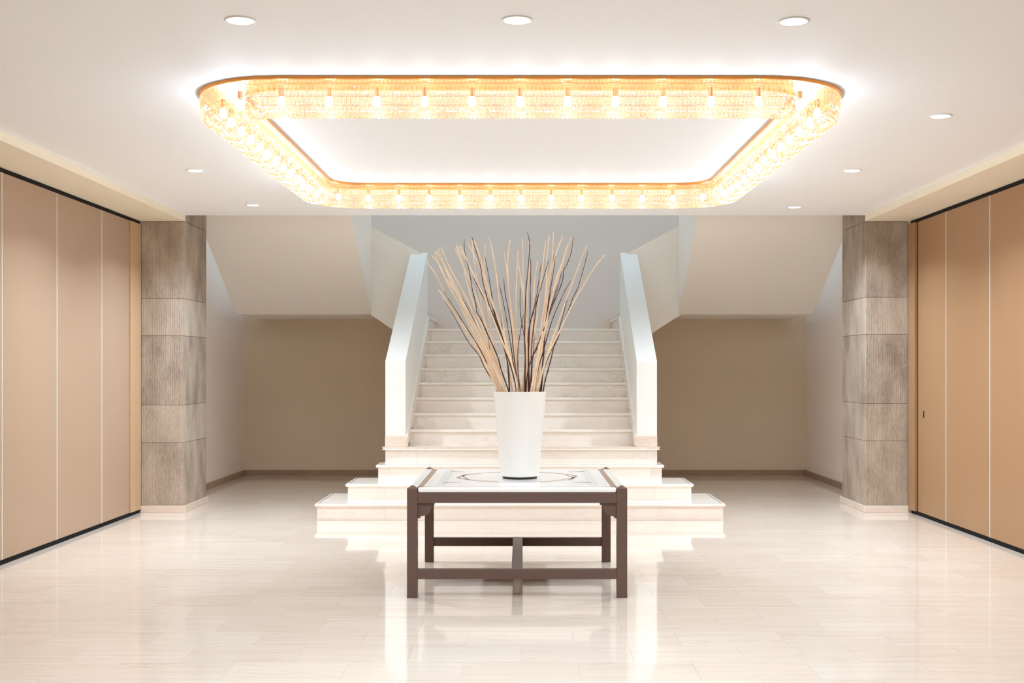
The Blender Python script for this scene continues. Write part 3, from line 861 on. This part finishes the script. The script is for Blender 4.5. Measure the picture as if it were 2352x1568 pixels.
dark = [
 [(268,572),(320,660),(420,820),(520,980),(610,1130),(690,1300),(752,1485)],
 [(280,670),(350,780),(430,930),(500,1050),(590,1160),(640,1270),(730,1420),(756,1485)],
 [(405,590),(494,745),(572,909),(662,1089),(709,1203),(752,1328),(793,1485)],
 [(457,110),(458,210),(500,400),(530,570),(560,700),(567,770),(608,837),(672,982),(758,1177),(788,1287),(857,1485)],
 [(463,289),(518,389),(553,489),(603,589),(658,688),(720,800),(760,920),(810,1080),(850,1250),(865,1485)],
 [(525,90),(545,170),(600,350),(620,480),(650,600),(690,740),(740,880),(790,1020),(850,1180),(900,1350),(930,1485)],
 [(545,120),(590,260),(640,440),(680,620),(740,830),(800,1010),(860,1170),(910,1320),(955,1485)],
 [(640,270),(660,360),(690,530),(710,660),(745,830),(790,960),(830,1130),(850,1290),(862,1485)],
 [(750,560),(775,700),(795,850),(795,930),(830,1050),(880,1200),(920,1400),(935,1485)],
 [(768,510),(800,650),(830,800),(855,960),(880,1100),(900,1250),(930,1420),(945,1485)],
 [(812,460),(820,580),(850,740),(880,920),(895,1080),(910,1220),(930,1380),(960,1485)],
 [(960,535),(957,680),(962,790),(980,900),(1000,1020),(1005,1150),(1000,1300),(1000,1485)],
 [(990,795),(970,900),(948,1030),(938,1150),(940,1300),(955,1485)],
 [(1022,48),(1040,120),(1043,210),(1025,440),(1010,600),(1002,850),(1000,1060),(1005,1250),(1000,1485)],
 [(1045,250),(1055,350),(1050,560),(1048,800),(1040,1000),(1035,1200),(1045,1485)],
 [(1150,320),(1125,500),(1100,660),(1065,800),(1040,930),(1030,1100),(1030,1300),(1035,1485)],
 [(1215,300),(1190,390),(1145,550),(1105,700),(1090,830),(1070,980),(1060,1150),(1060,1300),(1045,1485)],
 [(1128,595),(1085,750),(1050,870),(1030,960),(1025,1100),(1020,1485)],
 [(1262,245),(1245,380),(1225,540),(1212,680),(1190,830),(1165,950),(1120,1080),(1070,1170),(1040,1270),(1030,1485)],
 [(1275,265),(1265,370),(1240,520),(1215,700),(1195,820),(1180,960),(1170,1100),(1160,1250),(1135,1485)],
 [(1438,88),(1420,230),(1380,340),(1350,395),(1340,490),(1290,620),(1240,740),(1200,850),(1150,980),(1090,1130),(1050,1230),(1020,1350),(1010,1485)],
 [(1335,395),(1310,510),(1270,640),(1220,770),(1190,870),(1180,1020),(1170,1180),(1150,1350),(1140,1485)],
 [(1418,485),(1370,560),(1320,670),(1260,810),(1220,930),(1180,1080),(1130,1250),(1090,1400),(1075,1485)],
 [(1440,480),(1400,590),(1370,700),(1345,800),(1320,890),(1290,1000),(1230,1120),(1190,1210),(1165,1300),(1150,1485)],
 [(1570,215),(1540,340),(1500,480),(1475,560),(1430,650),(1415,700),(1370,810),(1320,930),(1300,1000),(1260,1090),(1240,1180),(1210,1290),(1185,1380),(1165,1485)],
 [(1415,720),(1360,830),(1310,960),(1250,1090),(1190,1230),(1160,1330),(1145,1485)],
 [(1080,930),(1085,1000),(1080,1100),(1065,1300),(1060,1485)],
 [(670,1000),(690,1130),(720,1260),(770,1370),(820,1485)],
 [(1300,510),(1260,640),(1230,740),(1195,850),(1175,1000),(1150,1140),(1110,1270),(1095,1485)],
]
def catmull(pts, sub=3):
    out = []
    P_ = [pts[0] * 2 - pts[1]] + pts + [pts[-1] * 2 - pts[-2]]
    for i in range(1, len(P_) - 2):
        for j in range(sub):
            t = j / sub
            p0, p1, p2, p3 = P_[i - 1], P_[i], P_[i + 1], P_[i + 2]
            out.append(.5 * ((2 * p1) + (p2 - p0) * t + (2 * p0 - 5 * p1 + 4 * p2 - p3) * t * t + (3 * p1 - p0 - 3 * p2 + p3) * t ** 3))
    out.append(pts[-1]); return out
def tube(pts, radii, seg=7):
    bm = bmesh.new(); rings = []
    for i, p in enumerate(pts):
        d = (pts[min(i + 1, len(pts) - 1)] - pts[max(i - 1, 0)]).normalized()
        a = d.cross(Vector((0, 1, 0))).normalized(); b = d.cross(a).normalized()
        rings.append([bm.verts.new(p + (a * math.cos(2 * math.pi * k / seg) + b * math.sin(2 * math.pi * k / seg)) * radii[i]) for k in range(seg)])
    for a, b in zip(rings, rings[1:]):
        for k in range(seg): bm.faces.new((a[k], a[(k + 1) % seg], b[(k + 1) % seg], b[k]))
    bm.faces.new(rings[0]); bm.faces.new(rings[-1])
    return bm
ORD = ['first', 'second', 'third', 'fourth', 'fifth', 'sixth', 'seventh', 'eighth', 'ninth', 'tenth', 'eleventh', 'twelfth', 'thirteenth',
       'fourteenth', 'fifteenth', 'sixteenth', 'seventeenth']
def ordinal(i, n):
    return (ORD[i] + ' from the left') if i < (n + 1) // 2 else (ORD[n - 1 - i] + ' from the right')
rs = random.Random(11)
def sticks(lst, mat, is_dark):
    lst = sorted(lst, key=lambda q: q[0][0]); n = len(lst)
    for i, q in enumerate(lst):
        xb = (q[-1][0] / S + 950 - CX) * VY / F - VX
        lim = math.sqrt(max(.160 ** 2 - xb * xb, .0004)) * .85
        yb_ = rs.uniform(-1, 1) * lim
        spread = rs.uniform(-.10, .10) + yb_ * 2.0
        y_top, y_bot = q[0][1], q[-1][1]
        pts = []
        for (u, v) in q:
            t = (y_bot - v) / 1400.0
            d = VY + yb_ + spread * t
            pts.append(P(u / S + 950, v / S + 520, d))
        # carry on down inside the vase to its bottom
        b = pts[-1]; dirv = (pts[-1] - pts[-2]).normalized()
        tgt = Vector((VX + (b.x - VX) * .55 , VY + (b.y - VY) * .5, vz + .06))
        pts = catmull(pts, 3) + [b + (tgt - b) * .5, tgt]
        m_ = len(pts)
        ln = (q[-1][1] - q[0][1]) / 1400.0
        r_tip, r_base = (.0019, .0021 + .0029 * ln) if is_dark else (.0035, .0040 + .0031 * ln)
        if not is_dark and ln < .45: r_tip, r_base = .005, .0085
        rad = []
        for k in range(m_):
            f = min(k / (m_ - 3), 1)
            w = r_tip + (r_base - r_tip) * f
            if is_dark: w *= 1 + .22 * math.sin(k * 2.4 + i)
            rad.append(w)
        if is_dark: rad[0] *= .5
        bm = tube(pts, rad)
        base = pts[-1].copy()
        for v in bm.verts: v.co -= base
        me = finish(bm, 'willow_stick', smooth=True)
        kind_ = 'dark bark' if is_dark else 'pale peeled'
        fam = 'dark' if is_dark else 'pale'
        o = link('willow_stick', me, mat, None, label=f'{kind_} willow stick, tip {ordinal(i, n)} among the {fam} tips',
                 cat='stick', group=f'{fam} willow sticks in the vase')
        o.location = base
sticks(pale, M['twig_pale'], False)
sticks(dark, M['twig_dark'], True)
